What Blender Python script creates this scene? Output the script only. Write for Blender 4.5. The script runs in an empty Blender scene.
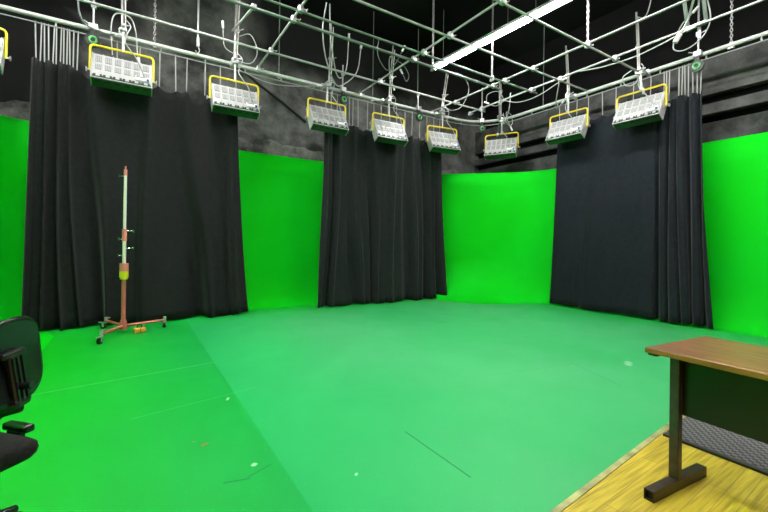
import bpy, bmesh, math, random
from mathutils import Vector, Matrix, Euler
random.seed(7)
PI = math.pi
S = bpy.context.scene
COL = S.collection

# ------------------------------------------------------------------ helpers
def lin(r, g, b):
    def f(c):
        c /= 255.0
        return c / 12.92 if c <= 0.04045 else ((c + 0.055) / 1.055) ** 2.4
    return (f(r), f(g), f(b), 1.0)

def mat(name, col, rough=0.6, metal=0.0, noise=0.0, nscale=8.0, bump=0.0, bscale=40.0, spec=0.5):
    m = bpy.data.materials.new(name); m.use_nodes = True
    nt = m.node_tree; b = nt.nodes['Principled BSDF']
    b.inputs['Base Color'].default_value = col
    b.inputs['Roughness'].default_value = rough
    b.inputs['Metallic'].default_value = metal
    b.inputs['Specular IOR Level'].default_value = spec
    tc = nt.nodes.new('ShaderNodeTexCoord')
    if noise > 0:
        n = nt.nodes.new('ShaderNodeTexNoise'); n.inputs['Scale'].default_value = nscale
        n.inputs['Detail'].default_value = 5
        nt.links.new(tc.outputs['Object'], n.inputs['Vector'])
        r = nt.nodes.new('ShaderNodeValToRGB')
        r.color_ramp.elements[0].position = 0.3; r.color_ramp.elements[1].position = 0.7
        r.color_ramp.elements[0].color = tuple(c * (1 - noise) for c in col[:3]) + (1,)
        r.color_ramp.elements[1].color = tuple(min(1, c * (1 + noise)) for c in col[:3]) + (1,)
        nt.links.new(n.outputs['Fac'], r.inputs['Fac'])
        nt.links.new(r.outputs['Color'], b.inputs['Base Color'])
    if bump > 0:
        n2 = nt.nodes.new('ShaderNodeTexNoise'); n2.inputs['Scale'].default_value = bscale
        nt.links.new(tc.outputs['Object'], n2.inputs['Vector'])
        bp = nt.nodes.new('ShaderNodeBump'); bp.inputs['Strength'].default_value = bump
        bp.inputs['Distance'].default_value = 0.02
        nt.links.new(n2.outputs['Fac'], bp.inputs['Height'])
        nt.links.new(bp.outputs['Normal'], b.inputs['Normal'])
    return m

def emis(name, col, strength):
    m = bpy.data.materials.new(name); m.use_nodes = True
    nt = m.node_tree; b = nt.nodes['Principled BSDF']
    b.inputs['Base Color'].default_value = (0.9, 0.9, 0.9, 1)
    b.inputs['Emission Color'].default_value = col
    b.inputs['Emission Strength'].default_value = strength
    return m

class MB:
    """collects shapes that become ONE mesh object"""
    def __init__(s):
        s.v = []; s.f = []; s.fm = []; s.fs = []
    def add(s, vs, fs, mi=0, M=None, smooth=False):
        k = len(s.v)
        for p in vs:
            p = Vector(p); s.v.append(M @ p if M is not None else p)
        for f in fs:
            s.f.append([i + k for i in f]); s.fm.append(mi); s.fs.append(smooth)
        return s
    def box(s, c, d, mi=0, M=None, bev=0.0):
        bm = bmesh.new(); bmesh.ops.create_cube(bm, size=1)
        for v in bm.verts: v.co = Vector((v.co.x * d[0], v.co.y * d[1], v.co.z * d[2]))
        if bev > 0: bmesh.ops.bevel(bm, geom=bm.edges[:], offset=bev, segments=2, affect='EDGES', profile=0.5)
        bm.verts.index_update()
        vs = [v.co + Vector(c) for v in bm.verts]; fs = [[v.index for v in f.verts] for f in bm.faces]
        bm.free(); return s.add(vs, fs, mi, M)
    def tube(s, pts, r, mi=0, n=10, M=None, closed=False, cap=True):
        pts = [Vector(p) for p in pts]; m = len(pts)
        rs = r if isinstance(r, (list, tuple)) else [r] * m
        vs = []; fs = []; prev = None
        for i, p in enumerate(pts):
            if closed: t = pts[(i + 1) % m] - pts[i - 1]
            elif i == 0: t = pts[1] - p
            elif i == m - 1: t = p - pts[-2]
            else: t = (pts[i + 1] - p).normalized() + (p - pts[i - 1]).normalized()
            t.normalize()
            if prev is None:
                a = Vector((0, 0, 1)) if abs(t.z) < 0.9 else Vector((1, 0, 0))
                nrm = t.cross(a).normalized()
            else:
                nrm = prev - t * prev.dot(t)
                nrm = nrm.normalized() if nrm.length > 1e-6 else t.orthogonal().normalized()
            prev = nrm; bn = t.cross(nrm)
            for j in range(n):
                an = 2 * PI * j / n
                vs.append(p + (nrm * math.cos(an) + bn * math.sin(an)) * rs[i])
        for i in range(m if closed else m - 1):
            a = i * n; b = ((i + 1) % m) * n
            for j in range(n):
                fs.append([a + j, a + (j + 1) % n, b + (j + 1) % n, b + j])
        s.add(vs, fs, mi, M, True)
        if cap and not closed:
            s.add(vs[:n], [list(range(n))[::-1]], mi, M); s.add(vs[-n:], [list(range(n))], mi, M)
        return s
    def cyl(s, a, b, r, mi=0, n=16, M=None):
        return s.tube([a, b], r, mi, n, M)
    def torus(s, c, R, r, axis='z', mi=0, n=20, k=8, M=None):
        pts = []
        for i in range(n):
            a = 2 * PI * i / n; x, y = R * math.cos(a), R * math.sin(a)
            q = {'z': (x, y, 0), 'x': (0, x, y), 'y': (x, 0, y)}[axis]
            pts.append(Vector(c) + Vector(q))
        return s.tube(pts, r, mi, k, M, closed=True)
    def prism(s, poly, z0, z1, mi=0, M=None):
        n = len(poly)
        vs = [(x, y, z0) for x, y in poly] + [(x, y, z1) for x, y in poly]
        fs = [list(range(n))[::-1], list(range(n, 2 * n))]
        for i in range(n):
            j = (i + 1) % n; fs.append([i, j, n + j, n + i])
        return s.add(vs, fs, mi, M)
    def build(s, name, mats, parent=None, **props):
        me = bpy.data.meshes.new(name); me.from_pydata([tuple(v) for v in s.v], [], s.f)
        if not isinstance(mats, (list, tuple)): mats = [mats]
        for m in mats: me.materials.append(m)
        for p, mi, sm in zip(me.polygons, s.fm, s.fs):
            p.material_index = mi; p.use_smooth = sm
        me.update()
        bm = bmesh.new(); bm.from_mesh(me); bmesh.ops.recalc_face_normals(bm, faces=bm.faces); bm.to_mesh(me); bm.free()
        o = bpy.data.objects.new(name, me); COL.objects.link(o)
        if parent is not None: o.parent = parent
        for k, v in props.items(): o[k] = v
        return o

def empty(name, loc, rz=0.0, rot=None):
    o = bpy.data.objects.new(name, None); COL.objects.link(o)
    o.location = loc; o.rotation_euler = rot if rot else (0, 0, rz)
    o.empty_display_size = 0.1
    return o

def tag(o, label, cat, group=None):
    o['label'] = label; o['category'] = cat
    if group: o['group'] = group
    return o

def copy_thing(o, loc, rz=None):
    c = o.copy(); COL.objects.link(c); c.location = loc
    if rz is not None: c.rotation_euler = (0, 0, rz)
    for ch in list(o.children):
        d = ch.copy(); COL.objects.link(d); d.parent = c
        for g in list(ch.children):
            e = g.copy(); COL.objects.link(e); e.parent = d
    return c

def bez(pts, n=10):
    """smooth path through points (Catmull-Rom)"""
    P = [Vector(p) for p in pts]; P = [P[0] * 2 - P[1]] + P + [P[-1] * 2 - P[-2]]
    out = []
    for i in range(1, len(P) - 2):
        for k in range(n):
            t = k / n
            a, b, c, d = P[i - 1], P[i], P[i + 1], P[i + 2]
            out.append(0.5 * ((2 * b) + (c - a) * t + (2 * a - 5 * b + 4 * c - d) * t * t + (3 * b - a - 3 * c + d) * t ** 3))
    out.append(P[-2]); return out

def rounded(pts, r, n=8):
    """polyline with rounded inner corners"""
    P = [Vector(p) for p in pts]; out = [P[0]]
    for i in range(1, len(P) - 1):
        a = (P[i - 1] - P[i]); b = (P[i + 1] - P[i])
        rr = min(r, a.length * .49, b.length * .49)
        A = P[i] + a.normalized() * rr; B = P[i] + b.normalized() * rr
        for k in range(n + 1):
            t = k / n; out.append(A * (1 - t) ** 2 + P[i] * 2 * t * (1 - t) + B * t * t)
    out.append(P[-1]); return out

# ------------------------------------------------------------------ materials
GREEN = (0.004, 0.56, 0.012, 1)

def wall_green():
    m = mat('chroma_green_wall', GREEN, 0.7, spec=0.08)
    nt = m.node_tree; b = nt.nodes['Principled BSDF']
    tc = nt.nodes.new('ShaderNodeTexCoord')
    n = nt.nodes.new('ShaderNodeTexNoise'); n.inputs['Scale'].default_value = 0.7
    nt.links.new(tc.outputs['Object'], n.inputs['Vector'])
    r = nt.nodes.new('ShaderNodeValToRGB')
    r.color_ramp.elements[0].position = 0.35; r.color_ramp.elements[1].position = 0.65
    r.color_ramp.elements[0].color = (0.002, 0.55, 0.005, 1)
    r.color_ramp.elements[1].color = (0.003, 0.60, 0.014, 1)
    nt.links.new(n.outputs['Fac'], r.inputs['Fac']); nt.links.new(r.outputs['Color'], b.inputs['Base Color'])
    return m

def floor_green():
    m = mat('studio_floor_paint', GREEN, 0.5, spec=0.22)
    nt = m.node_tree; N = nt.nodes; L = nt.links; b = N['Principled BSDF']
    tc = N.new('ShaderNodeTexCoord'); sp = N.new('ShaderNodeSeparateXYZ'); L.new(tc.outputs['Object'], sp.inputs[0])
    def math_(op, a, c=None, d=None):
        k = N.new('ShaderNodeMath'); k.operation = op
        for i, q in enumerate((a, c, d)):
            if q is None: continue
            if isinstance(q, (int, float)): k.inputs[i].default_value = q
            else: L.new(q, k.inputs[i])
        return k.outputs[0]
    X, Y = sp.outputs[0], sp.outputs[1]
    def mix(fac, a, c):
        k = N.new('ShaderNodeMix'); k.data_type = 'RGBA'
        if isinstance(fac, (int, float)): k.inputs[0].default_value = fac
        else: L.new(fac, k.inputs[0])
        for i, q in ((6, a), (7, c)):
            if isinstance(q, tuple): k.inputs[i].default_value = q
            else: L.new(q, k.inputs[i])
        return k.outputs[2]
    def ramp(v, lo, hi):
        k = N.new('ShaderNodeMapRange'); k.clamp = True
        k.inputs[1].default_value = lo; k.inputs[2].default_value = hi
        L.new(v, k.inputs[0]); return k.outputs[0]
    def noise(scale, detail=3, rough=.5):
        k = N.new('ShaderNodeTexNoise'); k.inputs['Scale'].default_value = scale
        k.inputs['Detail'].default_value = detail; k.inputs['Roughness'].default_value = rough
        L.new(tc.outputs['Object'], k.inputs['Vector']); return k.outputs[0]
    # two sheets of paint: an older saturated one at the left, a paler one, white reflection put into its colour, right of the seam at x = 0.79
    nz = noise(0.55)
    old = mix(ramp(nz, .35, .65), (0.004, 0.335, 0.044, 1), (0.008, 0.33, 0.066, 1))
    old = mix(ramp(X, -.95, .8), (0.002, 0.40, 0.008, 1), old)
    pale_sheen = mix(ramp(nz, .3, .7), (0.035, 0.41, 0.12, 1), (0.075, 0.43, 0.16, 1))
    pale_sheen = mix(ramp(X, .8, 2.6), (0.018, 0.39, 0.10, 1), pale_sheen)
    wob = math_('MULTIPLY_ADD', noise(3.0), 0.03, -0.015)
    edge = ramp(math_('ADD', X, wob), 0.783, 0.797)
    col = mix(edge, old, pale_sheen)
    # colour blends towards the wall green near the back and right walls
    far = math_('MAXIMUM', ramp(Y, 6.9, 7.9), ramp(X, 7.3, 8.3))
    col = mix(math_('MULTIPLY', far, .8), col, (0.005, 0.42, 0.045, 1))
    dust = math_('MULTIPLY', ramp(noise(60, 2), .66, .8), .25)
    col = mix(dust, col, (0.25, 0.55, 0.3, 1))
    def seg(p, q, w, soft=.35):
        """mask of a scratch between two floor points"""
        (ax, ay), (bx, by) = p, q
        dx, dy = bx - ax, by - ay; l2 = dx * dx + dy * dy
        t = math_('DIVIDE', math_('ADD', math_('MULTIPLY', math_('SUBTRACT', X, ax), dx), math_('MULTIPLY', math_('SUBTRACT', Y, ay), dy)), l2)
        t = math_('MINIMUM', math_('MAXIMUM', t, 0.0), 1.0)
        ex = math_('SUBTRACT', math_('SUBTRACT', X, ax), math_('MULTIPLY', t, dx))
        ey = math_('SUBTRACT', math_('SUBTRACT', Y, ay), math_('MULTIPLY', t, dy))
        d = math_('SQRT', math_('ADD', math_('MULTIPLY', ex, ex), math_('MULTIPLY', ey, ey)))
        return math_('SUBTRACT', 1.0, ramp(d, w * soft, w))
    dark = (0.006, 0.16, 0.05, 1); pale = (0.12, 0.6, 0.2, 1)
    for p, q, w, c, k in (((1.70, 2.34), (1.70, 1.68), .008, dark, .95), ((.45, 2.37), (.58, 2.34), .010, dark, .8), ((.58, 2.36), (.73, 2.42), .007, dark, .8),
                          ((-.75, 4.6), (.79, 4.84), .016, pale, .55), ((.0, 3.6), (1.0, 3.8), .010, pale, .35),
                          ((4.43, 2.76), (4.13, 2.04), .008, dark, .45), ((3.3, 2.9), (4.4, 2.7), .010, dark, .2), ((4.93, 2.34), (5.05, 2.40), .05, (0.5, 0.7, 0.5, 1), .7),
                          ((.64, 2.47), (.645, 2.475), .022, (0.6, 0.75, 0.55, 1), .9), ((.41, 2.89), (.43, 2.9), .022, (0.30, 0.25, 0.03, 1), .9),
                          ((.36, 2.97), (.365, 2.97), .012, (0.35, 0.25, 0.05, 1), .8), ((.70, 3.62), (.72, 3.66), .014, (0.5, 0.7, 0.4, 1), .8),
                          ((1.13, 2.05), (1.14, 2.06), .012, (0.6, 0.75, 0.55, 1), .7)):
        col = mix(math_('MULTIPLY', seg(p, q, w), k), col, c)
    L.new(col, b.inputs['Base Color'])
    L.new(math_('MULTIPLY_ADD', noise(2.0), .2, .38), b.inputs['Roughness'])
    return m

def planks():
    m = mat('yellow_wood_boards', lin(205, 175, 70), 0.38, spec=.4)
    nt = m.node_tree; N = nt.nodes; L = nt.links; b = N['Principled BSDF']
    tc = N.new('ShaderNodeTexCoord'); mp = N.new('ShaderNodeMapping'); L.new(tc.outputs['Object'], mp.inputs[0])
    mp.inputs['Rotation'].default_value = (0, 0, -.05)
    br = N.new('ShaderNodeTexBrick'); L.new(mp.outputs[0], br.inputs['Vector'])
    br.inputs['Scale'].default_value = 1.0; br.inputs['Brick Width'].default_value = 1.1; br.inputs['Row Height'].default_value = .085
    br.inputs['Mortar Size'].default_value = .0016; br.offset = .37
    br.inputs['Color1'].default_value = (0.76, 0.60, 0.055, 1); br.inputs['Color2'].default_value = (0.62, 0.47, 0.04, 1)
    br.inputs['Mortar'].default_value = (0.36, 0.25, 0.05, 1)
    mp2 = N.new('ShaderNodeMapping'); L.new(tc.outputs['Object'], mp2.inputs[0]); mp2.inputs['Scale'].default_value = (1.2, 22, 1)
    n = N.new('ShaderNodeTexNoise'); n.inputs['Scale'].default_value = 2.2; n.inputs['Detail'].default_value = 6; L.new(mp2.outputs[0], n.inputs['Vector'])
    mx = N.new('ShaderNodeMix'); mx.data_type = 'RGBA'; mx.blend_type = 'MULTIPLY'; mx.inputs[0].default_value = .75
    r = N.new('ShaderNodeValToRGB'); r.color_ramp.elements[0].position = .35; r.color_ramp.elements[1].position = .62
    r.color_ramp.elements[0].color = (.45, .38, .2, 1); r.color_ramp.elements[1].color = (1, 1, 1, 1)
    L.new(n.outputs[0], r.inputs[0]); L.new(br.outputs['Color'], mx.inputs[6]); L.new(r.outputs[0], mx.inputs[7])
    L.new(mx.outputs[2], b.inputs['Base Color'])
    return m

def laminate():
    m = mat('walnut_laminate', lin(120, 80, 50), 0.35, spec=.5)
    nt = m.node_tree; N = nt.nodes; L = nt.links; b = N['Principled BSDF']
    tc = N.new('ShaderNodeTexCoord'); mp = N.new('ShaderNodeMapping'); L.new(tc.outputs['Object'], mp.inputs[0])
    mp.inputs['Scale'].default_value = (14, 1.3, 4)
    n = N.new('ShaderNodeTexNoise'); n.inputs['Scale'].default_value = 2.5; n.inputs['Detail'].default_value = 8; n.inputs['Roughness'].default_value = .65
    n.inputs['Distortion'].default_value = .6
    L.new(mp.outputs[0], n.inputs['Vector'])
    r = N.new('ShaderNodeValToRGB'); r.color_ramp.elements[0].position = .3; r.color_ramp.elements[1].position = .7
    r.color_ramp.elements[0].color = lin(82, 50, 30); r.color_ramp.elements[1].color = lin(165, 112, 70)
    L.new(n.outputs[0], r.inputs[0]); L.new(r.outputs[0], b.inputs['Base Color'])
    return m

def black_wall(name, lo, hi, scale=1.4):
    m = mat(name, lo, 0.8, spec=.2)
    nt = m.node_tree; N = nt.nodes; L = nt.links; b = N['Principled BSDF']
    tc = N.new('ShaderNodeTexCoord')
    n = N.new('ShaderNodeTexNoise'); n.inputs['Scale'].default_value = scale; n.inputs['Detail'].default_value = 9; n.inputs['Roughness'].default_value = .68
    L.new(tc.outputs['Object'], n.inputs['Vector'])
    r = N.new('ShaderNodeValToRGB'); r.color_ramp.elements[0].position = .36; r.color_ramp.elements[1].position = .7
    r.color_ramp.elements[0].color = lo; r.color_ramp.elements[1].color = hi
    L.new(n.outputs[0], r.inputs[0]); L.new(r.outputs[0], b.inputs['Base Color'])
    bp = N.new('ShaderNodeBump'); bp.inputs['Strength'].default_value = .4; bp.inputs['Distance'].default_value = .03
    L.new(n.outputs[0], bp.inputs['Height']); L.new(bp.outputs[0], b.inputs['Normal'])
    return m

def mat_tiles():
    m = mat('dark_ribbed_mat', (0.05, 0.048, 0.05, 1), 0.75)
    nt = m.node_tree; N = nt.nodes; L = nt.links; b = N['Principled BSDF']
    tc = N.new('ShaderNodeTexCoord'); mp = N.new('ShaderNodeMapping'); L.new(tc.outputs['Object'], mp.inputs[0])
    mp.inputs['Rotation'].default_value = (0, 0, .1)
    ck = N.new('ShaderNodeTexChecker'); ck.inputs['Scale'].default_value = 36; L.new(mp.outputs[0], ck.inputs[0])
    ck.inputs[1].default_value = (0.035, 0.033, 0.036, 1); ck.inputs[2].default_value = (0.15, 0.145, 0.15, 1)
    n = N.new('ShaderNodeTexNoise'); n.inputs['Scale'].default_value = 120; L.new(tc.outputs['Object'], n.inputs['Vector'])
    mx = N.new('ShaderNodeMix'); mx.data_type = 'RGBA'; mx.blend_type = 'OVERLAY'; mx.inputs[0].default_value = .7
    L.new(ck.outputs[0], mx.inputs[6]); L.new(n.outputs[0], mx.inputs[7]); L.new(mx.outputs[2], b.inputs['Base Color'])
    bp = N.new('ShaderNodeBump'); bp.inputs['Strength'].default_value = .7; bp.inputs['Distance'].default_value = .006
    L.new(ck.outputs[1], bp.inputs['Height']); L.new(bp.outputs[0], b.inputs['Normal'])
    return m

M_wall = wall_green(); M_floor = floor_green(); M_wood = planks(); M_lam = laminate()
M_black = black_wall('black_painted_wall', (0.06, 0.06, 0.058, 1), (0.22, 0.22, 0.21, 1))
M_board = black_wall('black_painted_boards', (0.03, 0.03, 0.03, 1), (0.12, 0.12, 0.118, 1), 2.2)
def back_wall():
    m = black_wall('black_wall_painted_falloff', (0.05, 0.05, 0.048, 1), (0.24, 0.24, 0.23, 1))
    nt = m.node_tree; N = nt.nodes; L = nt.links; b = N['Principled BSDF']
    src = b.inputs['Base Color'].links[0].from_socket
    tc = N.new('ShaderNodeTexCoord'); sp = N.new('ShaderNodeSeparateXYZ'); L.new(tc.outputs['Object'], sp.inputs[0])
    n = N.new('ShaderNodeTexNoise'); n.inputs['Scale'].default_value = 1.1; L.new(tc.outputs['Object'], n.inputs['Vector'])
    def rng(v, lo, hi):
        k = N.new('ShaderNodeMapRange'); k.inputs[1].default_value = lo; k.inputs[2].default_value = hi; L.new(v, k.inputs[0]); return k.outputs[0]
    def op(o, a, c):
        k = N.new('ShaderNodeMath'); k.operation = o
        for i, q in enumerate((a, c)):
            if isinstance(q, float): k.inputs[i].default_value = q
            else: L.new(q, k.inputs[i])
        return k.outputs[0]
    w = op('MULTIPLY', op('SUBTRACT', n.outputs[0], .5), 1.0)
    up = op('MULTIPLY', rng(op('ADD', sp.outputs[2], w), 5.15, 5.75), op('MAXIMUM', rng(op('ADD', sp.outputs[0], w), 1.9, 2.6), op('SUBTRACT', 1.0, rng(op('ADD', sp.outputs[0], w), -.2, .4))))  # darkens the wall outside the batten glow: light falloff put into the colour
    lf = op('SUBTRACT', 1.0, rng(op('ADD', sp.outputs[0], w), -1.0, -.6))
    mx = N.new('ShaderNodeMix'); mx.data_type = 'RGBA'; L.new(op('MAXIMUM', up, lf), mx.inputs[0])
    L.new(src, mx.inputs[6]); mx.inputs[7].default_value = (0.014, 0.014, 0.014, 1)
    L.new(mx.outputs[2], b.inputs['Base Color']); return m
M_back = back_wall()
M_band = black_wall('grey_scuffed_band', (0.05, 0.05, 0.047, 1), (0.30, 0.29, 0.27, 1), 2.6)
M_ceil = mat('black_ceiling', (0.006, 0.006, 0.006, 1), .9, spec=.1)
M_dark = mat('matte_black_wall', (0.012, 0.012, 0.012, 1), .9, spec=.1)
M_gap = mat('recess_black', (0.006, 0.006, 0.006, 1), .9, spec=.1)
M_cloth = mat('charcoal_drape', (0.017, 0.0175, 0.018, 1), .95, noise=.12, nscale=14, bump=.08, bscale=90, spec=.08)
M_clothg = mat('grey_black_drape', (0.021, 0.024, 0.024, 1), .95, noise=.12, nscale=14, bump=.08, bscale=90, spec=.08)
M_clothb = mat('blue_black_drape', (0.016, 0.019, 0.024, 1), .95, noise=.12, nscale=14, bump=.08, bscale=90, spec=.08)
M_strap = mat('white_webbing', (0.38, 0.38, 0.37, 1), .8)
M_pipe = mat('pale_pipe_paint', (0.36, 0.37, 0.35, 1), .4, noise=.15, nscale=5)
M_pipe2 = mat('green_grey_pipe_paint', (0.16, 0.20, 0.17, 1), .42, noise=.2, nscale=5)
M_steel = mat('galvanised_steel', (0.55, 0.55, 0.56, 1), .35, metal=.6, noise=.2, nscale=20)
M_chrome = mat('polished_chrome', (0.8, 0.8, 0.8, 1), .18, metal=1)
M_main = mat('white_curtain_pipe_paint', (0.52, 0.54, 0.51, 1), .4, noise=.12, nscale=5)
M_rail = mat('track_rail', (0.30, 0.31, 0.30, 1), .5)
M_chain = mat('chain_steel', (0.5, 0.47, 0.47, 1), .4, metal=.7)
M_yel = mat('yellow_yoke_paint', (0.85, 0.66, 0.02, 1), .4)
M_case = mat('silver_lamp_case', (0.50, 0.50, 0.50, 1), .42, metal=.25, noise=.08, nscale=12)
M_vent = mat('grey_vent', (0.27, 0.27, 0.27, 1), .6)
M_ventd = mat('dark_vent', (0.03, 0.035, 0.03, 1), .5)
M_refl = mat('lamp_underside_green_bounce', (0.028, 0.085, 0.032, 1), .35)  # green reflection of the floor put into the base colour
M_white = mat('white_label', (0.85, 0.85, 0.85, 1), .5)
M_blue = mat('blue_plug', (0.03, 0.05, 0.4, 1), .4)
M_cable = mat('white_cable', (0.40, 0.41, 0.40, 1), .5)
M_cableg = mat('grey_cable', (0.14, 0.16, 0.15, 1), .5)
M_rubber = mat('black_rubber', (0.012, 0.012, 0.012, 1), .5)
M_wheel = mat('green_pulley_wheel', (0.08, 0.40, 0.12, 1), .4)
M_red = mat('faded_red_tube', (0.60, 0.14, 0.12, 1), .4, noise=.15, nscale=15)
M_pink = mat('pinkish_red_collar', (0.78, 0.22, 0.20, 1), .4)
M_coly = mat('yellow_collar', (0.80, 0.70, 0.02, 1), .4)
M_cream = mat('cream_pole', (0.85, 0.74, 0.70, 1), .35)
M_orange = mat('orange_weight', (0.80, 0.30, 0.05, 1), .6)
M_gun = mat('brown_gunmetal', (0.075, 0.058, 0.045, 1), .3, metal=.55, noise=.2, nscale=25)
M_panel = mat('dark_modesty_panel', (0.010, 0.012, 0.006, 1), .35, spec=.4)
M_edge = mat('brown_edge_band', lin(140, 98, 40), .4)
M_plastic = mat('black_chair_plastic', (0.012, 0.013, 0.012, 1), .25, spec=.5)
M_seat = mat('black_seat_fabric', (0.022, 0.020, 0.020, 1), .9, noise=.3, nscale=60, bump=.3, bscale=300, spec=.1)
M_tube = emis('fluorescent_tube', (1.0, 1.0, 0.97, 1), 34.0)
M_hous = mat('white_batten', (0.8, 0.8, 0.8, 1), .4)
M_trimw = mat('worn_threshold', (0.42, 0.40, 0.16, 1), .5, noise=.5, nscale=7)

for m_ in (M_cloth, M_clothg, M_clothb):                     # brushed studio velour
    p_ = m_.node_tree.nodes['Principled BSDF']; p_.inputs['Sheen Weight'].default_value = .12; p_.inputs['Sheen Roughness'].default_value = .35
# ------------------------------------------------------------------ setting
XL, XR, YB, YF, ZC = -2.8, 9.35, 9.05, -3.2, 6.9
def edgeY(x): return 1.24 + (x - 1.83) * 0.087         # line where the green floor meets the boards
def st(o): o['kind'] = 'structure'; return o

st(MB().prism([(XL, edgeY(XL)), (XR, edgeY(XR)), (XR, YB), (XL, YB)], -.1, 0).build('floor', M_floor))
st(MB().prism([(XL, YF), (XR, YF), (XR, edgeY(XR)), (XL, edgeY(XL))], -.1, 0).build('floor_boards', M_wood))
st(MB().prism([(XL, edgeY(XL) - .035), (XR, edgeY(XR) - .035), (XR, edgeY(XR)), (XL, edgeY(XL))], 0, .006).build('trim_1', M_trimw))
st(MB().box(((XL + XR) / 2, (YB + YF) / 2, ZC + .05), (XR - XL + .4, YB - YF + .4, .1)).build('ceiling', M_ceil))
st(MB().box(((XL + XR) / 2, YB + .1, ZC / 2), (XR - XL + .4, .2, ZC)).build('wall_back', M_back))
st(MB().box((XR + .1, (YB + YF) / 2, ZC / 2), (.2, YB - YF, ZC)).build('wall_right', M_gap))
st(MB().box((XL - .1, (YB + YF) / 2, ZC / 2), (.2, YB - YF, ZC)).build('wall_left', M_dark))
st(MB().box(((XL + XR) / 2, YF - .1, ZC / 2), (XR - XL + .4, .2, ZC)).build('wall_front', M_dark))
# boards fixed along the right wall, with open dark gaps between them
bd = MB()
for z0, z1 in ((3.3, 3.78), (3.94, 4.14), (4.31, 5.0)):
    bd.box((XR - .10, (YB + YF) / 2, (z0 + z1) / 2), (.2, YB - YF - .02, z1 - z0), 0, bev=.012)
st(bd.build('trim_2', M_board))
# scuffed grey band above the cyclorama on the back wall (ragged upper edge)
vb = []; fb = []; nseg = 90
for i in range(nseg + 1):
    x = XL + (XR - .25 - XL) * i / nseg
    zt = 3.70 + .04 * math.sin(x * 3.1) + .03 * math.sin(x * 7.7 + 1) + .02 * math.sin(x * 17)
    for y in (YB - .05, YB - .001):
        vb += [(x, y, 3.25), (x, y, zt)]
for i in range(nseg):
    a = i * 4; c = a + 4
    fb += [[a, c, c + 1, a + 1], [a + 1, c + 1, c + 3, a + 3], [a + 2, a + 3, c + 3, c + 2], [a, a + 2, c + 2, c]]
fb += [[0, 1, 3, 2], [nseg * 4, nseg * 4 + 2, nseg * 4 + 3, nseg * 4 + 1]]
st(MB().add(vb, fb).build('trim_3', M_band))

# the curved green cyclorama: left wall, back wall, chamfered corner, right wall, coved into the floor
CX_L, CY_B, CX_R, CTOP = -2.0, 8.78, 8.97, 3.37
ch = 15.5
path2 = rounded([(CX_L, edgeY(CX_L) + .05, 0), (CX_L, CY_B, 0), (ch - CY_B, CY_B, 0), (CX_R, ch - CX_R, 0), (CX_R, edgeY(CX_R) + .05, 0)], .75, 12)
pp = []
for a, b in zip(path2, path2[1:]):
    k = max(1, int((b - a).length / .25))
    for i in range(k): pp.append(a + (b - a) * (i / k))
pp.append(path2[-1])
prof = []                                                 # (fraction of cove width, height)
NC = 16
for i in range(NC + 1):
    t = (PI / 2) * i / NC; prof.append((1 - math.sin(t), .80 * (1 - math.cos(t)) + .002))
prof += [(0, .80 + (CTOP - .80) * k / 6) for k in range(1, 7)]
cv = []; cf = []
for i, p in enumerate(pp):
    t = (pp[min(i + 1, len(pp) - 1)] - pp[max(i - 1, 0)]).normalized()
    inn = Vector((t.y, -t.x, 0))                          # points into the room
    w = .55
    if p.x < -.6: w = .55 + .5 * min(1, max(0, (8.5 - p.y) / 1.2))
    k = 0.0
    if p.x > 6.6 and p.y > 6.2:                           # the corner is a deep rounded bowl
        t_ = min(1, max(0, (p.x - 6.85) / (CX_R - 6.85))); k = math.sin(PI * t_) ** .8
        w += .75 * k
    for q, z in prof:
        if z < .81: z *= 1 + .45 * k
        else: z = .80 * (1 + .45 * k) + (CTOP - .80 * (1 + .45 * k)) * (z - .80) / (CTOP - .80)
        cv.append(p + inn * (w * q) + Vector((0, 0, z)))
    for q, z in ((-.04, CTOP), (-.04, .0)): cv.append(p + inn * q + Vector((0, 0, z)))
np_ = len(prof) + 2
for i in range(len(pp) - 1):
    for j in range(np_ - 1):
        a = i * np_ + j; cf.append([a, a + 1, a + np_ + 1, a + np_])
cyc = st(MB().add(cv, cf, 0, None, True).build('trim_4', M_wall))
# smooth only the curve, keep the top edge crisp
for p in cyc.data.polygons:
    if abs(p.normal.z) > .9 and p.center.z > 3: p.use_smooth = False

# ------------------------------------------------------------------ rows of fluorescent battens: one seen, one inferred, the rest added for light
ZB = 5.62
def batten(x, y0, ln, label, group=None, rz=0.0):
    e = tag(empty('fluorescent_batten', (x, y0 - ln / 2, ZB), rz), label, 'ceiling light', group)
    MB().box((0, 0, .07), (.16, ln - .004, .06), 0, bev=.008).build('housing', M_hous, e)
    for s in (-1, 1): MB().cyl((s * .045, -ln / 2 + .004, .012), (s * .045, ln / 2 - .004, .012), .021, n=12).build('tube', M_tube, e)
    for s in (-1, 1): MB().box((0, s * (ln / 2 - .006), .03), (.15, .010, .03), 0, bev=.004).build('end_cap', M_hous, e)
    for s in (-1, 1): MB().cyl((0, s * (ln / 2 - .3), .09), (0, s * (ln / 2 - .3), ZC - ZB), .005, n=6).build('suspension_rod', M_rail, e)
    return e
rows = ((6.09, 'bright white fluorescent batten glowing above the pipe grid, its far end near the corner', 'bright white fluorescent batten continuing the glowing row, cut by the top of the frame'),
        (0.92, None, None), (-1.5, None, None))  # the last row is unseen, added to brighten the left corner
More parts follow.
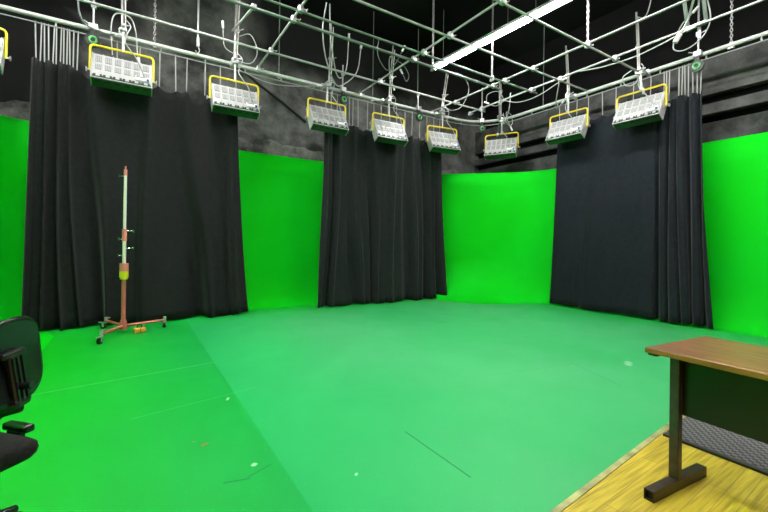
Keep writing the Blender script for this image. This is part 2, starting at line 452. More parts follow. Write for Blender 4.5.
for bx, la, lb in rows:
    for k in range(2 if bx < 0 else 4):  # battens at the camera half are unseen, added as frontal fill
        lab = (la, lb, 'added unseen fluorescent batten of the right hand row above the boards by the desk', 'added unseen fluorescent batten at the camera end of the right hand row')[k] if la else \
              ('white fluorescent batten just out of frame above the left curtain', 'white fluorescent batten second from the back wall in the left hand row', 'added unseen fluorescent batten above the office chair', 'added unseen fluorescent batten at the camera end of the left hand row')[k]
        if bx < 0: lab = ('added unseen fluorescent batten above the outer corner of the left curtain', 'added unseen fluorescent batten along the left wall, second from the back wall', 'added unseen fluorescent batten along the left wall behind the office chair', 'added unseen fluorescent batten at the camera end of the left wall')[k]
        sk = .055 if bx > 6 else 0.0                      # the right hand row hangs a little askew
        batten(bx + sk * k * 2.41, 7.32 - k * 2.41, 2.4, lab, 'fluorescent battens in rows', sk)

# ------------------------------------------------------------------ pipe grid
ZP = 4.84; CXP, CYP = 8.47, 8.0
track = rounded([(-2.75, CYP, ZP), (CXP, CYP, ZP), (CXP, -2.9, ZP)], 1.25, 14)
cp = tag(empty('curtain_pipe', (3, CYP, ZP)), 'long pale pipe bent round the studio corner carrying the black curtains', 'pipe')
off = Vector((3, CYP, ZP))
MB().tube([p - off for p in track], .036, n=12).build('pipe', M_main, cp)
MB().tube([p - off - Vector((0, 0, .105)) for p in rounded([(-2.75, CYP, ZP), (CXP, CYP, ZP), (CXP, -2.9, ZP)], 1.25, 14)], .011, n=8).build('track_rail', M_rail, cp)
for i in range(14):
    x = -1.8 + i * .72
    MB().box((x - 3, 0, -.055), (.02, .012, .11)).build('hanger_bracket', M_rail, cp)
for i in range(11):
    y = 6.4 - i * .72
    MB().box((CXP - 3, y - CYP, -.055), (.012, .02, .11)).build('hanger_bracket', M_rail, cp)

def clamp_mb(M=None):
    m = MB(); m.box((0, 0, 0), (.075, .075, .10), 0, M, .012); m.cyl((.03, 0, .02), (.10, 0, .02), .009, n=8, M=M)
    m.box((.10, 0, .02), (.012, .06, .014), 0, M); return m
XP = [(7.12, -2.7, 7.55, M_pipe, 'pale grid pipe parallel to the back wall, the one nearest the curtains', .020),
      (5.93, -2.7, 6.75, M_pipe2, 'green grey grid pipe parallel to the back wall, further one of the close pair', .023),
      (5.62, -2.7, 7.6, M_pipe2, 'green grey grid pipe parallel to the back wall, nearer one of the close pair', .019),
      (4.92, -2.7, 8.40, M_pipe, 'pale grid pipe parallel to the back wall passing under the middle of the batten', .018),
      (3.82, -2.7, 8.40, M_pipe, 'pale grid pipe parallel to the back wall ending by the largest lamp', .018)]
YP = [(2.05, 4.7, M_pipe, 'pale grid pipe running to the back wall between left and middle curtain', .017),
      (4.38, -2.9, M_pipe, 'pale grid pipe running to the back wall above the middle curtain', .017),
      (6.55, -2.9, M_pipe, 'pale grid pipe parallel to the right curtain, second one from it', .017),
      (7.42, -2.9, M_pipe, 'pale grid pipe parallel to the right curtain, nearest to it', .017)]
ZY = ZP + .058
for y, x0, x1, m, lab, r in XP:
    e = tag(empty('grid_pipe', (x0, y, ZP)), lab, 'pipe', 'overhead grid pipes')
    MB().cyl((0, 0, 0), (x1 - x0, 0, 0), r, n=12).build('pipe', m, e)
    for yx, y0, *_ in YP:
        if yx < x1 and y0 < y:
            o = clamp_mb().build('clamp', M_steel, e); o.location = (yx - x0, 0, .03)
for x, y0, m, lab, r in YP:
    e = tag(empty('grid_pipe', (x, y0, ZY)), lab, 'pipe', 'overhead grid pipes')
    y1 = CYP + .02 if x < 7 else 7.55
    MB().cyl((0, 0, 0), (0, y1 - y0, 0), r, n=12).build('pipe', m, e)
    o = clamp_mb().build('clamp', M_steel, e); o.location = (0, y1 - y0 - .03, -.03)
br = tag(empty('brace_pipe', (1.45, 5.95, ZP + .03)), 'short slanting brace pipe between the grid and the second lamp pole from left', 'pipe')
MB().cyl((0, 0, 0), (.10, 2.03, .60), .018, n=10).build('pipe', M_pipe, br)
MB().box((0, 0, 0), (.07, .07, .07), 0, bev=.01).build('clamp', M_steel, br)

# fine suspension rods and chains up to the ceiling
def rod(x, y, z0, label, r=.008, m=None):
    e = tag(empty('suspension_rod', (x, y, z0)), label, 'rod', 'thin rods carrying the pipe grid')
    MB().cyl((0, 0, 0), (0, 0, ZC - z0), r, n=8).build('rod', m or M_pipe2, e)
    MB().torus((0, 0, -.02), .036, .010, 'y', n=16, k=6).build('eye', M_steel, e)
rod(2.47, CYP, ZP, 'thin rod down to the curtain pipe between the left and middle curtains', .011)
rod(4.72, CYP, ZP, 'thin rod above the middle curtain just left of the fourth lamp pole')
rod(6.05, CYP, ZP, 'thin rod down to the curtain pipe above the green pulley of the middle curtain', .011)
rod(8.45, 6.06, ZP, 'thin rod down to the curtain pipe left of the right curtain')
rod(4.38, 3.82, ZY, 'thin rod to the grid crossing above the middle of the floor')
def chain(x, y, z0, z1, label):
    e = tag(empty('support_chain', (x, y, z0)), label, 'chain', 'steel support chains')
    m = MB(); n = int((z1 - z0) / .05)
    for i in range(n):
        pts = []
        for k in range(12):
            a = 2 * PI * k / 12; px, pz = .017 * math.cos(a), .031 * math.sin(a)
            pts.append((px, 0, i * .05 + pz + .05) if i % 2 else (0, px, i * .05 + pz + .05))
        m.tube(pts, .0065, 0, 5, closed=True)
    m.build('chain', M_chain, e)
    h = MB(); h.torus((0, 0, 0), .042, .011, 'x', n=16, k=6); h.box((0, 0, -.05), (.05, .09, .03), 0, None, .006); h.build('hook', M_steel, e)
chain(.26, CYP, ZP, ZC, 'steel chain down to the curtain pipe above the left curtain, right of the first lamp')
chain(6.55, 3.84, ZY, ZC, 'steel chain to the grid crossing right of the glowing batten')
chain(4.84, 5.93, ZP, ZC, 'steel chain to the green grey pipe just left of the batten end')
chain(6.15, 5.62, ZP, ZC, 'steel chain to the grid pipe beneath the middle of the batten')
chain(CXP, 2.46, ZP, ZC, 'dark steel chain to the curtain pipe right of the right curtain')
e = tag(empty('hanging_hook', (.92, 7.75, 5.05)), 'steel spring hook hanging over the left curtain on a green strap', 'hook')
MB().tube([(0, 0, 0), (0, 0, 1.85)], .018, n=8).build('strap', M_pipe, e)
MB().cyl((0, 0, -.16), (0, 0, 0), .028, n=10).build('spring', M_steel, e)
MB().tube(bez([(0, 0, -.16), (.03, 0, -.22), (0, 0, -.28), (-.035, 0, -.24)]), .008, n=6).build('hook', M_steel, e)

# ------------------------------------------------------------------ curtains
def drape(name, label, axis, knots, ztop, zbot, folds, ties, material, N=260, sag=.10, zrow=26, seed=1, flare=1.25, base=0.0):
    """axis 'x' hangs in the plane y = CYP, axis 'y' in the plane x = CXP.  knots: (u, top position, bottom position)
       folds: (u, amplitude, cycles so far) control points.  ties: positions along the pipe"""
    rnd = random.Random(seed)
    def interp(tab, u, k):
        for a, b in zip(tab, tab[1:]):
            if u <= b[0]:
                t = (u - a[0]) / (b[0] - a[0]); return a[k] + (b[k] - a[k]) * t
        return tab[-1][k]
    ph = [rnd.uniform(0, 6.28) for _ in range(6)]
    sgn = -1
    def W(s, d, z):
        return Vector((s, CYP + sgn * d, z)) if axis == 'x' else Vector((CXP + sgn * d, s, z))
    ts = sorted(ties)
    def zt(s):
        z = ztop(s)
        for a, b in zip(ts, ts[1:]):
            if a <= s <= b:
                g = b - a; t = (s - a) / g
                return z - min(sag, 1.0 * g * g + .05 * g) * 4 * t * (1 - t)
        return z
    vs = []; fs = []
    for i in range(N + 1):
        u = i / N
        st_, sb = interp(knots, u, 1), interp(knots, u, 2)
        A, c = interp(folds, u, 1), interp(folds, u, 2)
        for j in range(zrow + 1):
            v = j / zrow                                        # 0 at the top
            th = 2 * PI * (c + .24 * v * math.sin(11.3 * u + ph[0]) + .10 * math.sin(4.2 * v + 17 * u + ph[5]))
            amp = A * (.50 + .50 * min(1, v * 1.8)) * (1 + (flare - 1) * v)
            deep = .72 + .40 * math.sin(.41 * th + ph[1] + 1.8 * v) + .15 * math.sin(1.3 * c + 5 * v + ph[5])          # valleys differ in depth
            dip = (.5 + .5 * math.cos(th + .35 * math.sin(.5 * th + ph[2]))) ** 1.9
            w = .60 * math.sin(th) + .75 - 1.75 * deep * dip + .22 * math.sin(2 * th + ph[3] + .8 * v) \
                + .26 * math.sin(.27 * th + ph[4] + .6 * v)
            d = amp * w + .012 * math.sin(u * 61 + ph[3] + 5 * v) * v
            s = st_ + (sb - st_) * (v ** 1.5) + .34 * amp * math.cos(th + .5) * min(1, u * 14, (1 - u) * 14)
            top = zt(st_)
            z = top + (zbot(u) - top) * v
            vs.append(W(s, d + base * v, z))
    R = zrow + 1
    for i in range(N):
        for j in range(zrow):
            a = i * R + j; fs.append([a, a + 1, a + R + 1, a + R])
    e = tag(empty(name, W(ts[len(ts) // 2], 0, 0)), label, 'curtain')
    off = e.location.copy()
    m = MB(); m.add([p - off for p in vs], fs, 0, None, True)
    cl = m.build('cloth', material, e)
    so = cl.modifiers.new('cloth thickness', 'SOLIDIFY'); so.thickness = .012; so.offset = 0
    for t in ts:
        wob = rnd.uniform(-.015, .015)
        zc = ztop(t) - .03
        k = MB()
        p0 = W(t + wob, 0, ZP - .10) - off; p1 = W(t, 0, zc) - off
        dx = Vector((.0085, 0, 0)) if axis == 'x' else Vector((0, .0085, 0)); dn = Vector((0, .0025, 0)) if axis == 'x' else Vector((.0025, 0, 0))
        q = [p + a + b for p in (p0, p1) for a, b in ((dx, dn), (dx, -dn), (-dx, -dn), (-dx, dn))]
        k.add(q, [[0, 1, 2, 3], [7, 6, 5, 4], [0, 4, 5, 1], [1, 5, 6, 2], [2, 6, 7, 3], [3, 7, 4, 0]])
        k.torus(W(t + wob, 0, ZP - .105) - off, .017, .004, 'x' if axis == 'x' else 'y', n=12, k=5)
        k.build('tie', M_strap, e)
    return e

drape('curtain', 'wide black curtain behind the red rolling stand, gathered deep at its outer edge', 'x',
      [(0, -1.36, -1.40), (.38, -.82, -.62), (1, 1.66, 1.88)],
      lambda s: 4.12 + .05 * max(0, s - .8) + .06 * max(0, min(1, (-.6 - s) / .4)), lambda u: .02 + .012 * math.sin(u * 19) + (.03 if u > .93 else 0),
      [(0, .05, 0), (.05, .11, .4), (.36, .11, 3.6), (.46, .085, 4.3), (.75, .09, 6.0), (1, .085, 7.6)],
      [-1.31, -1.26, -1.21, -1.16, -1.11, -1.07, -1.02, -.98, -.94, -.90, -.86, -.81, -.28, .04, .34, .60, .77, 1.08, 1.35, 1.64], M_cloth, N=300, sag=.13, seed=3, base=.18)
drape('curtain', 'black curtain with even folds hanging between two bare green walls, middle of three', 'x',
      [(0, 3.50, 3.31), (.22, 4.02, 4.05), (.55, 5.2, 5.25), (.78, 6.1, 6.1), (1, 6.80, 6.90)],
      lambda s: 4.08 + .03 * (s - 3.5), lambda u: .02 + .012 * math.sin(u * 23) ,
      [(0, .06, 0), (.10, .11, 1.1), (.24, .095, 2.0), (.60, .085, 4.4), (.70, .11, 5.1), (1, .10, 7.4)],
      [3.52, 3.66, 3.80, 4.02, 4.11, 4.20, 4.34, 4.58, 4.77, 4.97, 5.22, 5.42, 5.67, 5.88, 6.13, 6.37, 6.60, 6.79], M_clothg, N=300, sag=.09, seed=8, base=.12)
drape('curtain', 'black curtain beside the wooden desk, flat with deep folds at its near edge', 'y',
      [(0, 5.66, 5.80), (.55, 3.62, 3.62), (1, 2.85, 2.60)],
      lambda s: 4.18 + .03 * (s - 2.85), lambda u: .035 + .012 * math.sin(u * 17),
      [(0, .035, 0), (.10, .03, .6), (.50, .035, 2.2), (.60, .06, 3.0), (.72, .10, 4.2), (1, .09, 7.2)],
      [5.62, 5.20, 4.92, 4.61, 4.34, 4.0, 3.69, 3.45, 3.41, 3.37, 3.21, 3.165, 3.11, 3.06, 2.99, 2.93, 2.88], M_clothb, N=300, sag=.05, seed=5, base=.07)

# ------------------------------------------------------------------ studio lamps on yokes
def make_lamp(label):
    e = tag(empty('studio_lamp', (0, 0, 0)), label, 'studio light', 'yellow yoked studio lamps')
    W = .43
    ZT = -.40
    ZC_ = ZT - .40
    # yoke, local: x across, -y towards the room, origin at the pipe
    pts = rounded([(-W, 0, ZC_ - .01), (-W, 0, ZT), (W, 0, ZT), (W, 0, ZC_ - .01)], .07, 6)
    MB().tube(pts, .017, n=10).build('yoke', M_yel, e)
    sp = MB(); sp.cyl((0, 0, ZT - .01), (0, 0, -.05), .020, n=10); sp.box((0, 0, -.055), (.10, .10, .05), 0, bev=.01)
    sp.box((0, .13, .01), (.045, .40, .05), 0, bev=.010); sp.box((0, .30, .03), (.06, .09, .12), 0, bev=.012); sp.cyl((.02, -.08, -.01), (.09, -.12, -.01), .010, n=8); sp.build('hook_clamp', M_steel, e)
    t = math.radians(28)
    M = Matrix.Translation((0, 0, ZC_)) @ Matrix.Rotation(-t, 4, 'X')
    H, D, BW = .52, .17, .80
    # silver case: back plate with two rows of vent windows, open lamp mouth on the wall side
    cs = MB(); cs.box((0, D / 2 - .11, 0), (BW, D, H), 0, M, .012)
    yb = -.113
    for r, (zz, hh) in enumerate(((.145, .13), (-.025, .11))):
        for k in range(6):
            x = -BW / 2 + .083 + k * .127
            cs.box((x, yb, zz), (.082, .008, hh), 1, M)
            for q in range(3): cs.box((x - .024 + .024 * q, yb - .004, zz), (.006, .006, hh), 0, M)
    for k in range(7): cs.box((-BW / 2 + .018 + k * .127, yb - .004, .02), (.010, .014, H - .05), 0, M)
    cs.box((0, yb - .002, -.215), (BW - .02, .010, .055), 2, M)
    for k in range(6): cs.box((-BW / 2 + .083 + k * .127, yb - .010, -.215), (.05, .012, .04), 0, M)
    for s in (-1, 1): cs.box((s * (BW / 2 + .004), D / 2 - .11, 0), (.012, D + .02, H + .03), 0, M, .004)
    cs.build('case', [M_case, M_vent, M_ventd], e)
    un = MB(); un.box((0, D / 2 - .11, -H / 2 - .008), (BW - .01, D, .014), 0, M)
    for k in range(6): un.box((-BW / 2 + .083 + k * .127, -.06, -H / 2 - .016), (.075, .045, .006), 1, M)
    un.build('underside', [M_refl, M_ventd], e)
    lv = MB()
    lv.box((0, D - .105, 0), (BW - .04, .012, H - .04), 0, M)
    for k in range(7): lv.box((-BW / 2 + .03 + k * .122, D - .09, 0), (.004, .05, H - .04), 0, M)
    for k in range(4): lv.box((0, D - .09, -.17 + k * .113), (BW - .04, .05, .004), 0, M)
    lv.build('louvre', M_refl, e)
    lb = MB(); lb.box((.27, yb - .012, -.125), (.20, .03, .085), 0, M, .004); lb.box((.25, yb - .029, -.10), (.13, .004, .012), 1, M)
    lb.box((.345, yb - .032, -.145), (.035, .02, .04), 2, M); lb.build('connector_box', [M_white, M_ventd, M_blue], e)
    for s in (-1, 1):
        kb = MB(); kb.cyl((s * (BW / 2), 0, 0), (s * (W + .05), 0, 0), .014, n=10, M=Matrix.Translation((0, 0, ZC_)))
        kb.torus((s * (W + .045), 0, 0), .028, .009, 'x', n=12, k=6, M=Matrix.Translation((0, 0, ZC_))); kb.build('knob', M_steel, e)
    p1 = M @ Vector((.30, yb - .03, -.06))
    MB().tube(bez([(.03, -.06, .10), (.10, -.13, -.02), (.06, -.16, -.16), (.03, -.17, -.30), (.09, -.24, -.44), (.18, -.25, -.56), tuple(p1)], 8), .0085, n=8).build('power_cord', M_cable, e)
    return e

lamps = [((-2.02, 7.69), 0.06, 'silver studio lamp cut by the frame edge, beside the curtain bunch of white ties'),
         ((-.19, 7.69), 0.0, 'large silver studio lamp on yellow yoke before the wide left curtain'),
         ((1.55, 7.69), 0.0, 'silver studio lamp on yellow yoke over the inner edge of the left curtain'),
         ((3.42, 7.69), 0.0, 'silver studio lamp on yellow yoke above the left edge of the middle curtain'),
         ((4.98, 7.69), -.03, 'silver studio lamp on yellow yoke before the centre of the middle curtain'),
         ((6.60, 7.66), -.16, 'silver studio lamp on yellow yoke above the right edge of the middle curtain'),
         ((8.28, 7.20), -1.05, 'silver studio lamp on yellow yoke alone above the bare green corner'),
         ((8.16, 5.21), -1.50, 'silver studio lamp on yellow yoke above the left edge of the right curtain'),
         ((8.16, 3.72), -1.55, 'large silver studio lamp on yellow yoke before the middle of the right curtain')]
proto = None
for (x, y), rz, lab in lamps:
    if proto is None:
        proto = make_lamp(lab); o = proto; o.location = (x, y, ZP - .04); o.rotation_euler = (0, 0, rz)
    else:
        o = copy_thing(proto, (x, y, ZP - (-.03 if -1 < x < 0 else .04)), rz); o['label'] = lab

# telescopic poles that carry the lamps
def pole(x, y, top, dx, label, dy=0.0, z0=None, fat=.017):
    z0 = ZP + .02 if z0 is None else z0
    e = tag(empty('hanging_pole', (x, y, z0)), label, 'pole', 'poles carrying the lamps')
    h = top - z0
    MB().cyl((0, 0, 0), (dx, dy, h), fat, n=10).build('tube', M_steel, e)
    MB().cyl((.045, -.01, .05), (.045 + dx, -.01 + dy, h * .93), .010, n=8).build('inner_rod', M_cream, e)
    b = MB(); b.box((0, 0, .02), (.10, .09, .09), 0, bev=.014); b.cyl((.02, -.03, .04), (.02, -.12, .06), .011, n=8); b.build('lower_clamp', M_steel, e)
    c = MB(); k = .42; c.box((dx * k + .02, dy * k, h * k), (.11, .06, .06), 0, bev=.012); c.cyl((dx * k + .05, 0, h * k), (dx * k + .14, -.03, h * k + .05), .010, n=8); c.build('collar', M_steel, e)
pole(-.21, CYP - .09, 6.3, -.02, 'steel pole above the large lamp of the left curtain')
pole(1.58, CYP - .09, 6.3, .04, 'stout steel pole above the lamp at the inner edge of the left curtain', fat=.026)
pole(3.55, CYP - .09, 6.25, .04, 'steel pole above the lamp at the left edge of the middle curtain')
pole(5.12, CYP - .09, 6.2, .10, 'slightly leaning steel pole above the lamp at the centre of the middle curtain')
pole(6.74, CYP - .11, 6.0, .18, 'leaning steel pole under the near end of the glowing batten')
pole(8.27, 7.27, 5.85, -.02, 'short steel pole above the lamp in the bare green corner')
pole(CXP - .09, 5.36, 6.05, 0, 'steel pole above the lamp at the left edge of the right curtain', .07)
pole(CXP - .09, 3.87, 6.08, 0, 'steel pole above the largest lamp of the right curtain', .05)

# drop arms with curtain pulleys
def pulley(x, y, rz, top, label):
    e = tag(empty('curtain_pulley', (x, y, ZP), rz), label, 'pulley', 'curtain pulleys with green wheels')
    MB().cyl((0, 0, .02), (0, 0, top - ZP), .015, n=8).build('drop_arm', M_steel, e)
    b = MB(); b.box((0, -.02, .0), (.12, .11, .10), 0, bev=.012); b.cyl((-.05, -.05, .03), (-.12, -.09, .05), .010, n=8); b.build('clamp', M_steel, e)
    b = MB(); b.cyl((.02, 0, .36), (.12, -.02, .38), .010, n=8)
    b.box((0, 0, .36), (.07, .06, .08), 0, bev=.01); b.build('collar', M_steel, e)
    b = MB(); b.cyl((0, -.09, -.23), (0, -.045, -.23), .105, n=24); b.box((0, -.05, -.12), (.07, .035, .17), 0, bev=.006); b.build('bracket', M_rubber, e)
    MB().torus((0, -.095, -.23), .048, .016, 'y', n=24, k=8).build('wheel', M_wheel, e)
pulley(-.60, CYP - .06, 0, 5.9, 'black pulley with green wheel over the left curtain, left of the first lamp')
pulley(3.90, CYP - .06, 0, 5.4, 'black pulley with green wheel right of the lamp at the edge of the middle curtain')
pulley(6.02, CYP - .06, 0, 5.2, 'black pulley with green wheel between two lamps of the middle curtain')
pulley(8.05, 7.70, -.7, 5.75, 'black pulley with green wheel hanging in the curved pipe corner')
pulley(CXP - .06, 2.90, -1.5, 6.3, 'black pulley with green wheel at the near end of the right curtain')

# cables looped in the grid
def cable(label, pts, r=.011, m=None, ends=True):
    p0 = Vector(pts[0]); e = tag(empty('hanging_cable', p0), label, 'cable', 'cables looped in the pipe grid')
    r *= .85
    P = bez([Vector(p) - p0 for p in pts], 8)
    MB().tube(P, r, n=7).build('cord', m or M_cable, e)
    if ends:
        d = (P[-1] - P[-2]).normalized(); MB().cyl(P[-1] - d * .02, P[-1] + d * .10, r * 2.3, n=10).build('connector', M_white, e)
cable('pale cable looped squarely round the clamp of the first lamp', [(-.34, 7.86, 4.44), (-.36, 7.80, 4.85), (-.30, 7.80, 5.10), (-.10, 7.80, 5.10), (-.02, 7.80, 4.88), (.0, 7.80, 4.6), (.02, 7.78, 4.44)], .012)
cable('dark cable drooping beside the first pulley', [(-.60, 7.7, 5.45), (-.76, 7.6, 5.1), (-.70, 7.6, 4.75), (-.45, 7.7, 4.70), (-.30, 7.8, 4.76)], .014, M_cableg)
cable('pale cable drooping right of the second lamp pole', [(1.62, 7.85, 5.32), (1.85, 7.80, 5.40), (1.98, 7.8, 5.1), (1.85, 7.8, 4.85), (1.62, 7.85, 4.86)], .010)
cable('pale cable arc left of the second lamp pole', [(1.55, 7.8, 4.95), (1.38, 7.8, 5.05), (1.33, 7.7, 5.35)], .010)
cable('pale cable running low along the curtain pipe between left and middle curtains', [(1.65, 7.9, 4.72), (2.2, 7.9, 4.60), (2.7, 7.95, 4.66), (3.3, 7.95, 4.80)], .010)
cable('long pale cable drooping left of the third lamp pole, outer loop', [(2.72, 6.2, 5.5), (2.70, 6.3, 5.1), (2.85, 6.5, 4.72), (3.2, 6.9, 4.52), (3.5, 7.2, 4.60), (3.85, 7.2, 4.95), (3.95, 7.2, 5.5)], .013)
cable('long pale cable drooping left of the third lamp pole, inner loop', [(2.78, 6.2, 5.5), (2.84, 6.3, 5.1), (2.98, 6.5, 4.85), (3.25, 6.9, 4.68), (3.5, 7.2, 4.76), (3.62, 7.2, 5.0), (3.66, 7.2, 5.6)], .013)
cable('thin cable loop right of the third lamp pole', [(3.9, 6.4, 5.35), (3.88, 6.4, 5.0), (4.15, 6.5, 4.82), (4.35, 6.5, 5.0), (4.45, 6.4, 5.25)], .010, M_cableg)
cable('cable loop at the top of the fourth lamp pole', [(5.20, 7.85, 5.95), (5.05, 7.8, 5.8), (5.06, 7.8, 5.45), (5.2, 7.85, 5.2)], .011)
cable('curled cable with plug right of the fourth lamp pole', [(5.25, 7.85, 5.85), (5.45, 7.8, 5.75), (5.62, 7.8, 5.55), (5.55, 7.8, 5.38), (5.42, 7.8, 5.55)], .011, M_cableg)
cable('pale cable looping below the near end of the batten', [(6.92, 7.8, 5.95), (7.2, 7.6, 5.85), (7.35, 7.5, 5.5), (7.2, 7.6, 5.05), (6.95, 7.7, 4.92), (6.8, 7.8, 5.0)], .012)
cable('pale cable coil above the corner lamp', [(8.05, 6.95, 4.85), (7.98, 6.85, 4.65), (8.1, 6.8, 4.5), (8.28, 6.85, 4.6), (8.3, 6.9, 4.82), (8.12, 6.9, 4.88), (8.06, 6.85, 4.7), (8.16, 6.8, 4.47)], .011)
cable('pale cable drooping from the grid to the corner lamp pole', [(7.42, 6.2, 5.0), (7.50, 6.3, 4.70), (7.75, 6.6, 4.52), (8.02, 6.9, 4.55), (8.2, 7.1, 4.75)], .013)
cable('second cable sagging beside the corner lamp pole', [(7.42, 6.45, 5.15), (7.40, 6.5, 4.8), (7.60, 6.7, 4.4), (7.9, 7.0, 4.3)], .012, M_cableg)
cable('pale cable sagging along the pipe nearest the right curtain', [(7.42, 6.4, 4.88), (7.44, 6.0, 4.72), (7.44, 5.5, 4.70), (7.44, 4.9, 4.84)], .011)
cable('white cable arc left of the lamp pole at the right curtain edge', [(7.50, 5.0, 4.85), (7.70, 5.2, 4.58), (8.0, 5.4, 4.52), (8.3, 5.45, 4.72)], .012)
cable('pale cable strapped under the pipe above the right curtain', [(7.42, 4.5, 4.88), (7.44, 4.0, 4.80), (7.44, 3.4, 4.78), (7.42, 2.7, 4.88)], .013)
cable('white cable ring beside the clamp of the largest lamp', [(8.30, 3.95, 4.92), (8.22, 4.08, 4.80), (8.22, 4.02, 4.62), (8.26, 3.86, 4.62), (8.30, 3.80, 4.80), (8.28, 3.76, 4.62), (8.27, 3.73, 4.46)], .012)
cable('pale cable hanging at the top of the largest lamp pole', [(8.38, 3.92, 6.0), (8.36, 3.78, 5.9), (8.36, 3.68, 6.05), (8.0, 3.4, 6.5)], .012)
cable('big white cable loop round the drop arm at the near end of the right curtain', [(8.30, 2.75, 5.75), (8.25, 2.68, 5.3), (8.22, 2.80, 5.02), (8.22, 3.05, 4.92), (8.24, 3.22, 5.05), (8.28, 3.12, 5.4), (8.34, 2.95, 5.6)], .012)
cable('pale cable with plug dangling from the pipe at the top right', [(6.55, 2.30, 4.95), (6.60, 2.36, 4.80), (6.62, 2.42, 4.62), (6.58, 2.50, 4.45)], .018)
cable('thin cable curl at the crossing above the corner', [(7.42, 6.95, 4.98), (7.30, 6.8, 5.12), (7.55, 6.7, 5.22), (7.75, 6.7, 5.05), (7.6, 6.8, 4.90), (7.42, 6.9, 4.96)], .010)
e = tag(empty('wall_cable', (2.31, YB - .03, 4.99)), 'dark cable slanting down the grey wall between left and middle curtains', 'cable')
MB().tube(bez([(-.45, 0, .30), (0, 0, 0), (.55, 0, -.30), (1.15, 0, -.67)]), .030, n=8).build('cord', M_rubber, e)

# bracket with two struts above the near end of the right curtain
e = tag(empty('strut_bracket', (CXP - 1.0, 2.62, ZY)), 'dark green twin strut bracket above the near end of the right curtain', 'bracket')
MB().cyl((0, .1, .05), (-.55, .0, .62), .026, n=10).build('strut', M_pipe2, e)
MB().cyl((0, -.14, .05), (-.55, -.24, .62), .026, n=10).build('strut', M_pipe2, e)
b = MB(); b.box((-.01, .0, .02), (.07, .30, .05), 0, bev=.012); b.cyl((.03, -.05, .0), (.03, -.05, -.18), .02, n=8); b.build('clamp', M_steel, e)

# ------------------------------------------------------------------ red rolling stand
sx, sy = -.125, 7.03
e = tag(empty('rolling_light_stand', (sx, sy, 0)), 'red rolling light stand with pale upper pole in front of the left curtain', 'light stand')
MB().cyl((0, 0, .10), (0, 0, .86), .029, n=14).build('lower_pole', M_red, e)
c = MB(); c.cyl((0, 0, .84), (0, 0, .93), .058, 1, 16); c.cyl((0, 0, .81), (0, 0, .84), .048, 1, 16); c.cyl((0, 0, .93), (0, 0, 1.05), .058, 0, 16); c.build('collar', [M_pink, M_coly], e)
MB().cyl((0, 0, 1.05), (0, 0, 1.40), .024, n=12).build('middle_pole', M_cream, e)
c = MB(); c.cyl((0, 0, 1.38), (0, 0, 1.56), .031, n=12); c.build('sleeve', M_pink, e)
MB().tube([(0, 0, 1.56), (.003, 0, 2.36)], .020, n=12).build('upper_pole', M_cream, e)
c = MB(); c.cyl((.003, 0, 2.36), (.003, 0, 2.45), .022, n=12); c.cyl((.003, 0, 2.45), (.003, 0, 2.50), .011, n=10); c.build('spigot', M_pink, e)
for z, s, a in ((1.27, 1, .2), (1.535, 1, 0), (2.35, -1, 0), (1.16, -1, .3), (1.41, -1, .1)):
    c = MB(); l = .10 if s > 0 else .05
    c.cyl((s * .02, 0, z), (s * (.02 + l), -.02, z + a * .05), .008, n=8); c.box((s * (.02 + l), -.02, z + a * .05), (.016, .016, .045), 0, bev=.004); c.build('knob', M_chrome, e)
c = MB(); c.cyl((0, 0, .06), (0, 0, .17), .05, n=14); c.cyl((0, 0, .17), (0, 0, .20), .040, n=14); c.build('hub', M_red, e)
for k, (dx, dy) in enumerate(((-.235, -.56), (-.235, .52), (.55, .16))):
    l = math.hypot(dx, dy); ux, uy = dx / l, dy / l
    MB().tube([(ux * .04, uy * .04, .115), (dx, dy, .125)], .022, n=10).build('leg', M_red, e)
    c = MB(); Mx = Matrix.Translation((dx, dy, 0)) @ Matrix.Rotation(math.atan2(dy, dx) + .7 * k, 4, 'Z')
    c.cyl((0, 0, .10), (0, 0, .18), .024, 0, 10, Mx); c.box((.02, 0, .095), (.08, .05, .015), 0, Mx, .003)
    for s in (-1, 1): c.box((.035, s * .024, .065), (.03, .005, .07), 0, Mx)
    c.box((.075, 0, .10), (.07, .03, .012), 0, Mx, .003); c.box((-.03, 0, .17), (.05, .03, .02), 0, Mx, .004)
    w = c.build('caster', M_steel, e)
    MB().cyl((.035, -.018, .046), (.035, .018, .046), .046, 0, 18, Mx).build('wheel', M_rubber, w)
e = tag(empty('sandbag', (.08, 6.96, 0), .25), 'small orange weight bag lying on the green floor under the stand', 'weight')
c = MB(); c.box((-.037, 0, .042), (.085, .10, .08), 0, bev=.022); c.box((.044, 0, .040), (.08, .10, .075), 0, bev=.022); c.build('pouch', M_orange, e)
MB().tube(bez([(-.03, 0, .078), (-.02, 0, .12), (.02, 0, .12), (.035, 0, .076)]), .007, n=8).build('handle', M_rubber, e)

# ------------------------------------------------------------------ desk
DA = math.radians(5)
T = .78
e = tag(empty('desk', (2.61, 1.14, 0), -DA), 'dark wood topped desk with metal T leg standing on the yellow boards', 'desk')
